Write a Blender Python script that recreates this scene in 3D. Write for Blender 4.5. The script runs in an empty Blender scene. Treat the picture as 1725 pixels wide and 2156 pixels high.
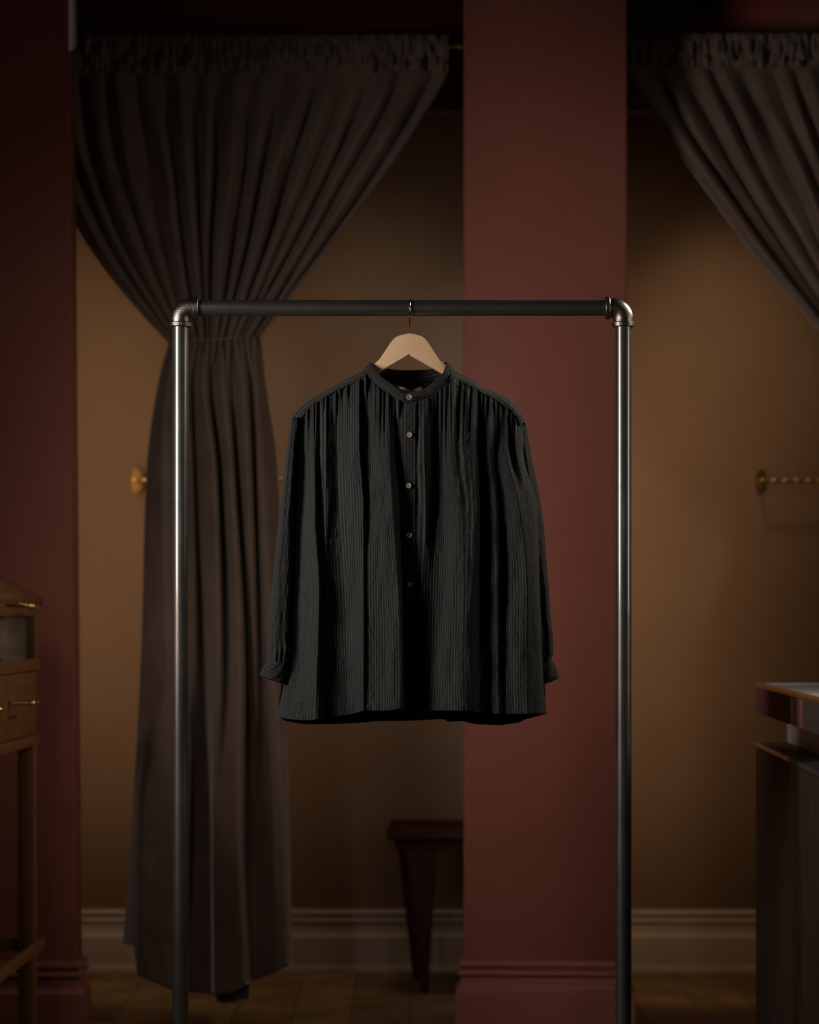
import bpy, bmesh, math, random
import numpy as np
from mathutils import Vector, Matrix

random.seed(7)
rng = np.random.default_rng(7)
PI = math.pi
SC = bpy.context.scene
COL = SC.collection

# ------------------------------------------------------------------ camera
FPX = 85 / 36 * 2156            # focal length in pixels
CAM_D = 5.09                    # distance from the rack (plane y = 0)
CAM_H = 1.10
HOR = 1290.0                    # horizon row in the photo
CX = 862.5

cam_d = bpy.data.cameras.new('camera')
cam = bpy.data.objects.new('camera', cam_d)
COL.objects.link(cam)
cam.location = (0, -CAM_D, CAM_H)
cam.rotation_euler = (PI / 2, 0, 0)
cam_d.sensor_fit = 'VERTICAL'
cam_d.sensor_height = 36
cam_d.lens = 85
cam_d.shift_y = (HOR - 1078) / 2156
cam_d.dof.use_dof = True
cam_d.dof.focus_distance = CAM_D - 0.05
cam_d.dof.aperture_fstop = 2.4
SC.camera = cam


def S(y):
    return FPX / (CAM_D + y)


def PX(px, y):
    return (px - CX) / S(y)


def PZ(py, y):
    return CAM_H - (py - HOR) / S(y)


def P(px, py, y):
    return Vector((PX(px, y), y, PZ(py, y)))


YAW = -0.027                    # the room is turned a little to the lens


# ------------------------------------------------------------------ objects
def link(o, parent=None):
    COL.objects.link(o)
    if parent is not None:
        o.parent = parent
    return o


def thing(name, label, cat, loc=(0, 0, 0), rz=0, group=None):
    o = bpy.data.objects.new(name, None)
    o.empty_display_size = 0.05
    o.location = loc
    o.rotation_euler = (0, 0, rz)
    o['label'] = label
    o['category'] = cat
    if group:
        o['group'] = group
    return link(o)


def meshobj(name, verts, faces, mat, parent=None, uv=None, smooth=True):
    me = bpy.data.meshes.new(name)
    me.from_pydata([tuple(v) for v in verts], [], [tuple(f) for f in faces])
    if uv is not None:
        lay = me.uv_layers.new(name='UVMap')
        idx = np.empty(len(me.loops), dtype=np.int32)
        me.loops.foreach_get('vertex_index', idx)
        lay.data.foreach_set('uv', np.asarray(uv, dtype=np.float32)[idx].ravel())
    if smooth:
        me.polygons.foreach_set('use_smooth', [True] * len(me.polygons))
    me.materials.append(mat)
    me.update()
    o = bpy.data.objects.new(name, me)
    return link(o, parent)


def bmobj(name, bm, mat, parent=None, smooth=False, kind=None, loc=None, rz=None):
    bmesh.ops.recalc_face_normals(bm, faces=bm.faces[:])
    for e in bm.edges:
        if len(e.link_faces) == 2 and e.calc_face_angle(0) > math.radians(32):
            e.smooth = False
    me = bpy.data.meshes.new(name)
    bm.to_mesh(me)
    bm.free()
    if True:
        me.polygons.foreach_set('use_smooth', [True] * len(me.polygons))
    for m in (mat if isinstance(mat, (list, tuple)) else [mat]):
        me.materials.append(m)
    o = bpy.data.objects.new(name, me)
    link(o, parent)
    if kind:
        o['kind'] = kind
    if loc is not None:
        o.location = loc
    if rz is not None:
        o.rotation_euler = (0, 0, rz)
    return o


def box(bm, x0, x1, y0, y1, z0, z1, bev=0.0, seg=2):
    r = bmesh.ops.create_cube(bm, size=1.0)
    vs = r['verts']
    for v in vs:
        v.co = Vector(((x0 + x1) / 2 + v.co.x * (x1 - x0), (y0 + y1) / 2 + v.co.y * (y1 - y0),
                       (z0 + z1) / 2 + v.co.z * (z1 - z0)))
    if bev > 0:
        es = list({e for v in vs for e in v.link_edges})
        bmesh.ops.bevel(bm, geom=es, offset=bev, segments=seg, affect='EDGES', profile=0.5)
    return bm


def prism(bm, pts, axis, a, b):
    """closed outline pts (2-D) extruded along an axis from a to b"""
    def mk(p, t):
        if axis == 'y':
            return (p[0], t, p[1])
        if axis == 'x':
            return (t, p[0], p[1])
        return (p[0], p[1], t)
    v0 = [bm.verts.new(mk(p, a)) for p in pts]
    v1 = [bm.verts.new(mk(p, b)) for p in pts]
    n = len(pts)
    bm.faces.new(v0)
    bm.faces.new(v1[::-1])
    for i in range(n):
        bm.faces.new((v0[i], v1[i], v1[(i + 1) % n], v0[(i + 1) % n]))
    return bm


def tube(bm, pts, rad, seg=16, caps=True):
    """tube along a polyline; rad is a number or one radius per point"""
    pts = [Vector(p) for p in pts]
    n = len(pts)
    if not hasattr(rad, '__len__'):
        rad = [rad] * n
    tang = []
    for i in range(n):
        a = pts[max(i - 1, 0)]
        b = pts[min(i + 1, n - 1)]
        t = (b - a)
        if t.length < 1e-9:
            t = tang[-1] if tang else Vector((0, 0, 1))
        tang.append(t.normalized())
    t0 = tang[0]
    up = Vector((0, 0, 1)) if abs(t0.z) < 0.9 else Vector((1, 0, 0))
    nrm = t0.cross(up).normalized()
    rings = []
    for i in range(n):
        t = tang[i]
        nrm = (nrm - t * nrm.dot(t)).normalized()
        bn = t.cross(nrm)
        rings.append([bm.verts.new(pts[i] + (nrm * math.cos(2 * PI * k / seg) + bn * math.sin(2 * PI * k / seg)) * rad[i])
                      for k in range(seg)])
    for i in range(n - 1):
        for k in range(seg):
            bm.faces.new((rings[i][k], rings[i][(k + 1) % seg], rings[i + 1][(k + 1) % seg], rings[i + 1][k]))
    if caps:
        bm.faces.new(rings[0][::-1])
        bm.faces.new(rings[-1])
    return bm


def lathe(bm, prof, origin, axis=(0, 0, 1), seg=32):
    """prof: list of (radius, height) turned about an axis through origin"""
    ax = Vector(axis).normalized()
    up = Vector((0, 0, 1)) if abs(ax.z) < 0.9 else Vector((1, 0, 0))
    u = ax.cross(up).normalized()
    v = ax.cross(u)
    o = Vector(origin)
    rings = []
    for r, h in prof:
        if r < 1e-6:
            rings.append([bm.verts.new(o + ax * h)])
        else:
            rings.append([bm.verts.new(o + ax * h + (u * math.cos(2 * PI * k / seg) + v * math.sin(2 * PI * k / seg)) * r)
                          for k in range(seg)])
    for a, b in zip(rings[:-1], rings[1:]):
        if len(a) == 1 and len(b) == 1:
            continue
        for k in range(seg):
            k2 = (k + 1) % seg
            if len(a) == 1:
                bm.faces.new((a[0], b[k], b[k2]))
            elif len(b) == 1:
                bm.faces.new((a[k], a[k2], b[0]))
            else:
                bm.faces.new((a[k], a[k2], b[k2], b[k]))
    return bm


def grid_mesh(name, V, mat, parent, UV, thick=0.0, closed=False, offset=-1):
    nr, nc, _ = V.shape
    faces = []
    for i in range(nr - 1):
        b = i * nc
        for j in range(nc - 1):
            faces.append((b + j, b + nc + j, b + nc + j + 1, b + j + 1))
        if closed:
            faces.append((b + nc - 1, b + nc + nc - 1, b + nc, b))
    o = meshobj(name, V.reshape(-1, 3), faces, mat, parent, UV.reshape(-1, 2))
    if thick:
        m = o.modifiers.new('thickness', 'SOLIDIFY')
        m.thickness = thick
        m.offset = offset
    return o


# ------------------------------------------------------------------ numpy helpers
_perm = rng.permutation(256)
_grad = rng.uniform(-1, 1, 256)


def vnoise(x, y):
    """smooth 2-D value noise, about -1..1"""
    xi = np.floor(x).astype(int)
    yi = np.floor(y).astype(int)
    fx = x - xi
    fy = y - yi
    fx = fx * fx * fx * (fx * (fx * 6 - 15) + 10)
    fy = fy * fy * fy * (fy * (fy * 6 - 15) + 10)

    def g(a, b):
        return _grad[_perm[(_perm[a & 255] + b) & 255]]
    a = g(xi, yi) * (1 - fx) + g(xi + 1, yi) * fx
    b = g(xi, yi + 1) * (1 - fx) + g(xi + 1, yi + 1) * fx
    return a * (1 - fy) + b * fy


def pchip(xs, ys, xq):
    """monotone cubic through (xs, ys); ys may be 2-D (one row per x)"""
    xs = np.asarray(xs, float)
    ys = np.asarray(ys, float)
    if ys.ndim == 1:
        return pchip(xs, ys[:, None], xq)[:, 0]
    h = np.diff(xs)[:, None]
    d = np.diff(ys, axis=0) / h
    m = np.zeros_like(ys)
    if len(xs) > 2:
        w1 = 2 * h[1:] + h[:-1]
        w2 = h[1:] + 2 * h[:-1]
        same = d[:-1] * d[1:] > 0
        with np.errstate(divide='ignore', invalid='ignore'):
            mm = (w1 + w2) / (w1 / d[:-1] + w2 / d[1:])
        m[1:-1] = np.where(same, mm, 0)
    m[0] = d[0]
    m[-1] = d[-1]
    xq = np.clip(np.asarray(xq, float), xs[0], xs[-1])
    i = np.clip(np.searchsorted(xs, xq, side='right') - 1, 0, len(xs) - 2)
    t = ((xq - xs[i]) / h[i, 0])[:, None]
    hi = h[i]
    return ((1 + 2 * t) * (1 - t) ** 2 * ys[i] + t * (1 - t) ** 2 * hi * m[i]
            + t * t * (3 - 2 * t) * ys[i + 1] + t * t * (t - 1) * hi * m[i + 1])


def lin(pts, q):
    a = np.asarray(pts, float)
    return np.interp(q, a[:, 0], a[:, 1])


def crom(pts, n, closed=False):
    """Catmull-Rom through 3-D points, n samples"""
    pts = np.asarray(pts, float)
    k = len(pts)
    out = []
    tot = k if closed else k - 1
    for q in np.linspace(0, tot, n, endpoint=not closed):
        i = min(int(q), tot - 1)
        t = q - i
        if closed:
            p0, p1, p2, p3 = (pts[(i + d) % k] for d in (-1, 0, 1, 2))
        else:
            p0, p1, p2, p3 = (pts[min(max(i + d, 0), k - 1)] for d in (-1, 0, 1, 2))
        out.append(0.5 * (2 * p1 + (p2 - p0) * t + (2 * p0 - 5 * p1 + 4 * p2 - p3) * t * t
                          + (-p0 + 3 * p1 - 3 * p2 + p3) * t ** 3))
    return np.array(out)


# ------------------------------------------------------------------ materials
def new_mat(name):
    m = bpy.data.materials.new(name)
    m.use_nodes = True
    nt = m.node_tree
    b = nt.nodes['Principled BSDF']
    return m, nt, b


def mottled(name, c1, c2, scale=6, rough=0.6, metal=0.0, bump=0.0, bscale=80, stretch=(1, 1, 1),
            sheen=0.0, spec=0.5, rvar=0.0):
    m, nt, b = new_mat(name)
    tc = nt.nodes.new('ShaderNodeTexCoord')
    mp = nt.nodes.new('ShaderNodeMapping')
    mp.inputs['Scale'].default_value = stretch
    nt.links.new(tc.outputs['Object'], mp.inputs['Vector'])
    nz = nt.nodes.new('ShaderNodeTexNoise')
    nz.inputs['Scale'].default_value = scale
    nz.inputs['Detail'].default_value = 6
    nz.inputs['Roughness'].default_value = 0.6
    nt.links.new(mp.outputs[0], nz.inputs['Vector'])
    cr = nt.nodes.new('ShaderNodeValToRGB')
    cr.color_ramp.elements[0].position = 0.32
    cr.color_ramp.elements[1].position = 0.68
    cr.color_ramp.elements[0].color = (*c1, 1)
    cr.color_ramp.elements[1].color = (*c2, 1)
    nt.links.new(nz.outputs['Fac'], cr.inputs['Fac'])
    nt.links.new(cr.outputs['Color'], b.inputs['Base Color'])
    b.inputs['Roughness'].default_value = rough
    b.inputs['Metallic'].default_value = metal
    b.inputs['Specular IOR Level'].default_value = spec
    if rvar:
        mr = nt.nodes.new('ShaderNodeMapRange')
        mr.inputs['To Min'].default_value = rough - rvar
        mr.inputs['To Max'].default_value = rough + rvar
        nt.links.new(nz.outputs['Fac'], mr.inputs['Value'])
        nt.links.new(mr.outputs[0], b.inputs['Roughness'])
    if sheen:
        b.inputs['Sheen Weight'].default_value = sheen
        b.inputs['Sheen Roughness'].default_value = 0.4
    if bump:
        n2 = nt.nodes.new('ShaderNodeTexNoise')
        n2.inputs['Scale'].default_value = bscale
        n2.inputs['Detail'].default_value = 4
        nt.links.new(mp.outputs[0], n2.inputs['Vector'])
        bp = nt.nodes.new('ShaderNodeBump')
        bp.inputs['Strength'].default_value = bump
        bp.inputs['Distance'].default_value = 0.003
        nt.links.new(n2.outputs['Fac'], bp.inputs['Height'])
        nt.links.new(bp.outputs['Normal'], b.inputs['Normal'])
    return m


def striped_cloth(name, dark, light, period):
    """dark woven cloth: stripes across UV x, crinkled like seersucker"""
    m, nt, b = new_mat(name)
    L = nt.links.new
    tc = nt.nodes.new('ShaderNodeTexCoord')
    # wobble the stripes a little
    nzw = nt.nodes.new('ShaderNodeTexNoise')
    nzw.inputs['Scale'].default_value = 60
    nzw.inputs['Detail'].default_value = 3
    L(tc.outputs['UV'], nzw.inputs['Vector'])
    sep = nt.nodes.new('ShaderNodeSeparateXYZ')
    L(tc.outputs['UV'], sep.inputs[0])
    mw = nt.nodes.new('ShaderNodeMath'); mw.operation = 'MULTIPLY_ADD'
    L(nzw.outputs['Fac'], mw.inputs[0])
    mw.inputs[1].default_value = 0.0022
    L(sep.outputs['X'], mw.inputs[2])
    ms = nt.nodes.new('ShaderNodeMath'); ms.operation = 'MULTIPLY'
    L(mw.outputs[0], ms.inputs[0]); ms.inputs[1].default_value = 2 * PI / period
    sn = nt.nodes.new('ShaderNodeMath'); sn.operation = 'SINE'
    L(ms.outputs[0], sn.inputs[0])
    mr = nt.nodes.new('ShaderNodeMapRange')
    mr.interpolation_type = 'SMOOTHSTEP'
    mr.inputs['From Min'].default_value = -0.45
    mr.inputs['From Max'].default_value = 0.75
    L(sn.outputs[0], mr.inputs['Value'])
    # thread mottling breaks the stripe up
    nz = nt.nodes.new('ShaderNodeTexNoise')
    nz.inputs['Scale'].default_value = 520
    nz.inputs['Detail'].default_value = 3
    L(tc.outputs['UV'], nz.inputs['Vector'])
    mm = nt.nodes.new('ShaderNodeMapRange')
    mm.inputs['From Min'].default_value = 0.3
    mm.inputs['From Max'].default_value = 0.7
    mm.inputs['To Min'].default_value = 0.45
    mm.inputs['To Max'].default_value = 1.2
    L(nz.outputs['Fac'], mm.inputs['Value'])
    mu = nt.nodes.new('ShaderNodeMath'); mu.operation = 'MULTIPLY'
    L(mr.outputs[0], mu.inputs[0]); L(mm.outputs[0], mu.inputs[1])
    mx = nt.nodes.new('ShaderNodeMix'); mx.data_type = 'RGBA'
    mx.inputs['A'].default_value = (*dark, 1)
    mx.inputs['B'].default_value = (*light, 1)
    L(mu.outputs[0], mx.inputs['Factor'])
    L(mx.outputs['Result'], b.inputs['Base Color'])
    b.inputs['Roughness'].default_value = 0.85
    b.inputs['Specular IOR Level'].default_value = 0.15
    b.inputs['Sheen Weight'].default_value = 0.04
    # crinkle
    mp = nt.nodes.new('ShaderNodeMapping')
    mp.inputs['Scale'].default_value = (150, 62, 1)
    L(tc.outputs['UV'], mp.inputs['Vector'])
    n1 = nt.nodes.new('ShaderNodeTexNoise')
    n1.inputs['Scale'].default_value = 1
    n1.inputs['Detail'].default_value = 4
    n1.inputs['Roughness'].default_value = 0.6
    n1.inputs['Distortion'].default_value = 0.6
    L(mp.outputs[0], n1.inputs['Vector'])
    ad = nt.nodes.new('ShaderNodeMath'); ad.operation = 'MULTIPLY_ADD'
    L(mr.outputs[0], ad.inputs[0]); ad.inputs[1].default_value = 0.22
    L(n1.outputs['Fac'], ad.inputs[2])
    bp = nt.nodes.new('ShaderNodeBump')
    bp.inputs['Strength'].default_value = 0.9
    bp.inputs['Distance'].default_value = 0.006
    L(ad.outputs[0], bp.inputs['Height'])
    L(bp.outputs['Normal'], b.inputs['Normal'])
    return m


def wood(name, c1, c2, grain=(3, 40, 40), rough=0.45, scale=2.0, bump=0.05, rot=0.0, spec=0.4):
    m, nt, b = new_mat(name)
    L = nt.links.new
    tc = nt.nodes.new('ShaderNodeTexCoord')
    mp0 = nt.nodes.new('ShaderNodeMapping')
    mp0.inputs['Rotation'].default_value = (0, rot, 0)
    L(tc.outputs['Object'], mp0.inputs['Vector'])
    mp = nt.nodes.new('ShaderNodeMapping')
    mp.inputs['Scale'].default_value = grain
    L(mp0.outputs[0], mp.inputs['Vector'])
    nz = nt.nodes.new('ShaderNodeTexNoise')
    nz.inputs['Scale'].default_value = scale
    nz.inputs['Detail'].default_value = 8
    nz.inputs['Roughness'].default_value = 0.65
    nz.inputs['Distortion'].default_value = 0.4
    L(mp.outputs[0], nz.inputs['Vector'])
    cr = nt.nodes.new('ShaderNodeValToRGB')
    cr.color_ramp.elements[0].position = 0.3
    cr.color_ramp.elements[1].position = 0.72
    cr.color_ramp.elements[0].color = (*c1, 1)
    cr.color_ramp.elements[1].color = (*c2, 1)
    L(nz.outputs['Fac'], cr.inputs['Fac'])
    L(cr.outputs['Color'], b.inputs['Base Color'])
    b.inputs['Roughness'].default_value = rough
    b.inputs['Specular IOR Level'].default_value = spec
    bp = nt.nodes.new('ShaderNodeBump')
    bp.inputs['Strength'].default_value = bump
    bp.inputs['Distance'].default_value = 0.002
    L(nz.outputs['Fac'], bp.inputs['Height'])
    L(bp.outputs['Normal'], b.inputs['Normal'])
    return m


M = {}
M['red'] = mottled('red wall paint', (0.215, 0.064, 0.044), (0.240, 0.074, 0.051), 3, 0.62, bump=0.05, bscale=120, spec=0.3)
M['shaded_red'] = mottled('oxblood paint', (0.130, 0.020, 0.013), (0.150, 0.025, 0.016), 3, 0.6, spec=0.3)  # red deepened to carry the shade above the curtains
M['plaster'] = mottled('taupe plaster', (0.30, 0.205, 0.142), (0.34, 0.235, 0.162), 2.2, 0.8, bump=0.06, bscale=90, spec=0.25)
M['skirting'] = mottled('greige skirting paint', (0.26, 0.205, 0.168), (0.29, 0.23, 0.188), 3, 0.5, spec=0.3)
M['white'] = mottled('white gloss paint', (0.72, 0.67, 0.62), (0.78, 0.72, 0.66), 4, 0.4)
M['velvet'] = mottled('brown velvet', (0.125, 0.083, 0.063), (0.165, 0.112, 0.086), 9, 0.9, bump=0.12, bscale=180, sheen=0.4, spec=0.1)
M['cord'] = mottled('rust cord', (0.14, 0.055, 0.012), (0.20, 0.085, 0.022), 60, 0.7, bump=0.3, bscale=300)
M['pipe'] = mottled('dark steel pipe', (0.090, 0.085, 0.079), (0.112, 0.105, 0.097), 14, 0.36, metal=0.8, bump=0.03, bscale=260, rvar=0.04)
_pb = M['pipe'].node_tree.nodes['Principled BSDF']
_pb.inputs['Coat Weight'].default_value = 0.6
_pb.inputs['Coat Roughness'].default_value = 0.09
M['fitting'] = mottled('cast iron fitting', (0.17, 0.15, 0.13), (0.26, 0.235, 0.21), 30, 0.33, metal=1.0, bump=0.25, bscale=420, rvar=0.07)
M['chrome'] = mottled('bright wire', (0.75, 0.75, 0.77), (0.85, 0.85, 0.87), 20, 0.12, metal=1.0)
M['brass'] = mottled('aged brass', (0.62, 0.38, 0.13), (0.78, 0.52, 0.2), 25, 0.34, metal=1.0)
M['dull_brass'] = mottled('dull brass', (0.40, 0.25, 0.09), (0.50, 0.32, 0.12), 25, 0.30, metal=1.0)
M['beechL'] = wood('beech, left arm', (0.58, 0.37, 0.21), (0.68, 0.45, 0.27), (4, 30, 60), 0.5, 3.0, rot=math.radians(35))
M['beechR'] = wood('beech, right arm', (0.55, 0.35, 0.20), (0.65, 0.43, 0.255), (4, 30, 60), 0.5, 3.0, rot=math.radians(-35))
M['shirt'] = striped_cloth('striped crinkle cotton', (0.0105, 0.0110, 0.0107), (0.033, 0.0350, 0.0325), 0.0062)
M['lining'] = mottled('plain dark cotton', (0.010, 0.010, 0.010), (0.016, 0.016, 0.015), 40, 0.9, spec=0.1)
M['label'] = mottled('grey label tape', (0.50, 0.43, 0.38), (0.60, 0.53, 0.48), 80, 0.8, bump=0.2, bscale=900)
M['shell'] = mottled('smoky shell button', (0.20, 0.16, 0.125), (0.40, 0.34, 0.28), 160, 0.22, spec=0.8)
M['hole'] = mottled('dark thread', (0.01, 0.01, 0.01), (0.02, 0.018, 0.016), 100, 0.9)
M['stool'] = wood('dark red brown wood', (0.018, 0.005, 0.003), (0.036, 0.010, 0.005), (18, 18, 2), 0.7, 2.0, spec=0.12)
M['oak'] = wood('honey brown oak', (0.120, 0.046, 0.014), (0.185, 0.076, 0.025), (30, 3, 30), 0.45, 2.0, spec=0.3)
M['oakv'] = wood('honey brown oak, upright', (0.120, 0.052, 0.016), (0.175, 0.078, 0.026), (40, 40, 2.5), 0.45, 2.0, spec=0.3)
M['linen'] = mottled('pale linen lining', (0.26, 0.23, 0.19), (0.31, 0.275, 0.23), 30, 0.85)
M['walnut'] = wood('near black walnut', (0.022, 0.013, 0.010), (0.042, 0.026, 0.018), (26, 26, 2), 0.6, 2.0, spec=0.12)
M['grey'] = mottled('grey lacquer', (0.46, 0.46, 0.45), (0.50, 0.50, 0.48), 8, 0.5)
M['burgundy'] = mottled('burgundy fluted cloth', (0.165, 0.062, 0.056), (0.19, 0.072, 0.066), 12, 0.8, stretch=(1, 4, 0.3), spec=0.15)
M['charcoal'] = mottled('charcoal panel', (0.028, 0.026, 0.028), (0.036, 0.033, 0.035), 12, 0.5)

# glass
m, nt, b = new_mat('display glass')
b.inputs['Base Color'].default_value = (0.9, 0.92, 0.9, 1)
b.inputs['Transmission Weight'].default_value = 1.0
b.inputs['Roughness'].default_value = 0.02
b.inputs['IOR'].default_value = 1.2
M['glass'] = m

# floor: worn oak boards
m, nt, b = new_mat('worn oak floor')
tc = nt.nodes.new('ShaderNodeTexCoord')
mp = nt.nodes.new('ShaderNodeMapping')
mp.inputs['Rotation'].default_value = (0, 0, PI / 2)
nt.links.new(tc.outputs['Object'], mp.inputs['Vector'])
br = nt.nodes.new('ShaderNodeTexBrick')
br.offset = 0.37
br.inputs['Scale'].default_value = 1.0
br.inputs['Brick Width'].default_value = 1.3
br.inputs['Row Height'].default_value = 0.16
br.inputs['Mortar Size'].default_value = 0.002
br.inputs['Color1'].default_value = (0.27, 0.165, 0.070, 1)
br.inputs['Color2'].default_value = (0.38, 0.245, 0.115, 1)
br.inputs['Mortar'].default_value = (0.10, 0.06, 0.03, 1)
nt.links.new(mp.outputs[0], br.inputs['Vector'])
nz = nt.nodes.new('ShaderNodeTexNoise')
nz.inputs['Scale'].default_value = 7
nz.inputs['Detail'].default_value = 6
nt.links.new(tc.outputs['Object'], nz.inputs['Vector'])
mr = nt.nodes.new('ShaderNodeMapRange')
mr.inputs['From Min'].default_value = 0.3
mr.inputs['From Max'].default_value = 0.7
mr.inputs['To Min'].default_value = 0.55
mr.inputs['To Max'].default_value = 1.25
nt.links.new(nz.outputs['Fac'], mr.inputs['Value'])
mx = nt.nodes.new('ShaderNodeMix'); mx.data_type = 'RGBA'; mx.blend_type = 'MULTIPLY'
mx.inputs['Factor'].default_value = 1.0
nt.links.new(br.outputs['Color'], mx.inputs['A'])
nt.links.new(mr.outputs[0], mx.inputs['B'])
nt.links.new(mx.outputs['Result'], b.inputs['Base Color'])
b.inputs['Roughness'].default_value = 0.55
b.inputs['Specular IOR Level'].default_value = 0.3
M['floor'] = m

# ------------------------------------------------------------------ the setting
CEIL = 3.05
WB = 2.33            # back wall
PF = 1.27            # front face of the red piers
PT = 0.13            # their thickness

bm = bmesh.new(); box(bm, -3.2, 3.2, -6.5, 2.6, -0.1, 0.0)
bmobj('floor', bm, M['floor'], kind='structure')
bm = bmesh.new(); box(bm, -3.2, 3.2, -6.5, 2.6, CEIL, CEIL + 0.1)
bmobj('ceiling', bm, M['shaded_red'], kind='structure')
bm = bmesh.new(); box(bm, -3.0, 3.0, 0, 0.1, 0, CEIL)
bmobj('wall_back', bm, M['plaster'], kind='structure', loc=(0, WB, 0), rz=YAW * 0.3)

# side wall between the two alcoves, and their outer walls
bm = bmesh.new(); box(bm, 0.40, 0.48, PF + PT, WB + 0.02, 0, CEIL)
bmobj('wall_divider', bm, M['plaster'], kind='structure')
bm = bmesh.new(); box(bm, -1.60, -1.50, PF + PT, WB + 0.05, 0, CEIL)
bmobj('wall_alcove_left', bm, M['plaster'], kind='structure')
bm = bmesh.new(); box(bm, 2.2, 2.3, PF + PT, WB + 0.0, 0, CEIL)
bmobj('wall_alcove_right', bm, M['plaster'], kind='structure')

# left red pier: its right edge leans a little, as the old wall does
xl_top, xl_bot = PX(143, PF), PX(160, PF)
bm = bmesh.new()
box(bm, -2.2, 0.0, PF, PF + PT, 0, CEIL, 0.004, 1)
for v in bm.verts:
    if v.co.x > -1:
        t = min(max(v.co.z / 2.7, 0), 1.2)
        v.co.x += xl_bot + (xl_top - xl_bot) * t
bmobj('wall_left', bm, M['red'], kind='structure')

# middle red pier
xm0, xm1 = PX(976, PF), PX(1320, PF)
xmc = (xm0 + xm1) / 2
hw = (xm1 - xm0) / 2
bm = bmesh.new()
box(bm, -hw, hw, 0, PT, 0, CEIL, 0.004, 1)
bmobj('wall_middle', bm, M['red'], kind='structure', loc=(xmc, PF, 0), rz=YAW * 1.6)

# right red pier outside the frame
bm = bmesh.new(); box(bm, 1.95, 3.0, PF, PF + PT, 0, CEIL)
bmobj('wall_right', bm, M['red'], kind='structure')

# panels over the openings, behind the curtains; shade there is put into their colour
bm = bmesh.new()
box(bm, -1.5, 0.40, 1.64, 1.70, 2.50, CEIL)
bmobj('trim_1', bm, M['shaded_red'], kind='structure')
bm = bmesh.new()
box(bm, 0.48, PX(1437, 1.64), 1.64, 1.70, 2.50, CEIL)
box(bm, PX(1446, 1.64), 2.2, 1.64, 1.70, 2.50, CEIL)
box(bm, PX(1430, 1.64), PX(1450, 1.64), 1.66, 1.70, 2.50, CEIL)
bmobj('trim_2', bm, M['shaded_red'], kind='structure')
# pale strip on the return of the left pier, above the curtain
bm = bmesh.new()
z0 = PZ(98, PF)
prism(bm, [(PF + 0.003, z0 - 0.012), (PF + PT - 0.003, z0 + 0.03), (PF + PT - 0.003, CEIL), (PF + 0.003, CEIL)], 'x', 0, 0.006)
xs_ = PX(143, PF)
bmobj('trim_3', bm, M['white'], kind='structure', loc=(xs_ - 0.0005, 0, 0))


# skirtings: a moulded profile swept round a rectangular footprint
def skirt_profile(h, k):
    pts = [(0.000, h), (0.008, h - 0.002)]
    for a in np.linspace(60, -80, 8):
        pts.append((0.004 + 0.009 * math.cos(math.radians(a)), h - 0.012 + 0.009 * math.sin(math.radians(a))))
    pts += [(0.005, h - 0.0235), (0.005, h - 0.026)]
    for a in np.linspace(80, -80, 8):
        pts.append((0.007 + 0.008 * math.cos(math.radians(a)), h - 0.035 + 0.008 * math.sin(math.radians(a))))
    pts += [(0.006, h - 0.0445), (0.006, h - 0.048)]
    for a in np.linspace(0, 90, 6):
        pts.append((0.018 - 0.010 * math.cos(math.radians(a)), h - 0.055 - 0.026 * math.sin(math.radians(a))))
    pts += [(0.020, h - 0.084), (0.020, 0.02 if k else 0.0)]
    if k:
        pts += [(0.026, 0.016), (0.028, 0.006), (0.028, 0.0)]
    return pts


def skirt_box(name, x0, x1, y0, y1, h, mat, loc=(0, 0, 0), rz=0, lean=0.0):
    bm = bmesh.new()
    rings = []
    for o, z in skirt_profile(h, False):
        rings.append([bm.verts.new((x0 - o, y0 - o, z)), bm.verts.new((x1 + o, y0 - o, z)),
                      bm.verts.new((x1 + o, y1 + o, z)), bm.verts.new((x0 - o, y1 + o, z))])
    for a, b_ in zip(rings[:-1], rings[1:]):
        for k in range(4):
            bm.faces.new((a[k], a[(k + 1) % 4], b_[(k + 1) % 4], b_[k]))
    return bmobj(name, bm, mat, kind='structure', loc=loc, rz=rz)


skirt_box('baseboard_middle', -hw, hw, 0, PT, 0.186, M['red'], (xmc, PF, 0), YAW * 1.6)
skirt_box('baseboard_left', -2.2, xl_bot, PF, PF + PT, 0.182, M['red'])
bm = bmesh.new()
pr = skirt_profile(0.190, True)
prism(bm, [(WB_, z) for WB_, z in [(-o, z) for o, z in pr]] + [(0.02, 0.0), (0.02, 0.19)], 'x', -1.5, 2.2)
bmobj('baseboard_back', bm, M['skirting'], kind='structure', loc=(0, WB, 0), rz=YAW * 0.3)

# ------------------------------------------------------------------ clothing rack
rack = thing('clothing_rack', 'dark steel pipe clothing rack in front of the red pier, one hanger on it', 'clothing rack', (0, 0, 0))
XL, XR = PX(380, 0), PX(1313, 0)
ZB = PZ(648.5, 0)
RP = 0.0168
EL = 0.038
for x in (XL, XR):
    bm = bmesh.new()
    tube(bm, [(x, 0, 0.012), (x, 0, ZB - 0.03)], RP, 48)
    bmobj('post', bm, M['pipe'], rack, smooth=True)
bm = bmesh.new()
tube(bm, [(XL + 0.03, 0, ZB), (XR - 0.03, 0, ZB)], RP, 48)
bmobj('crossbar', bm, M['pipe'], rack, smooth=True)


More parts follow.
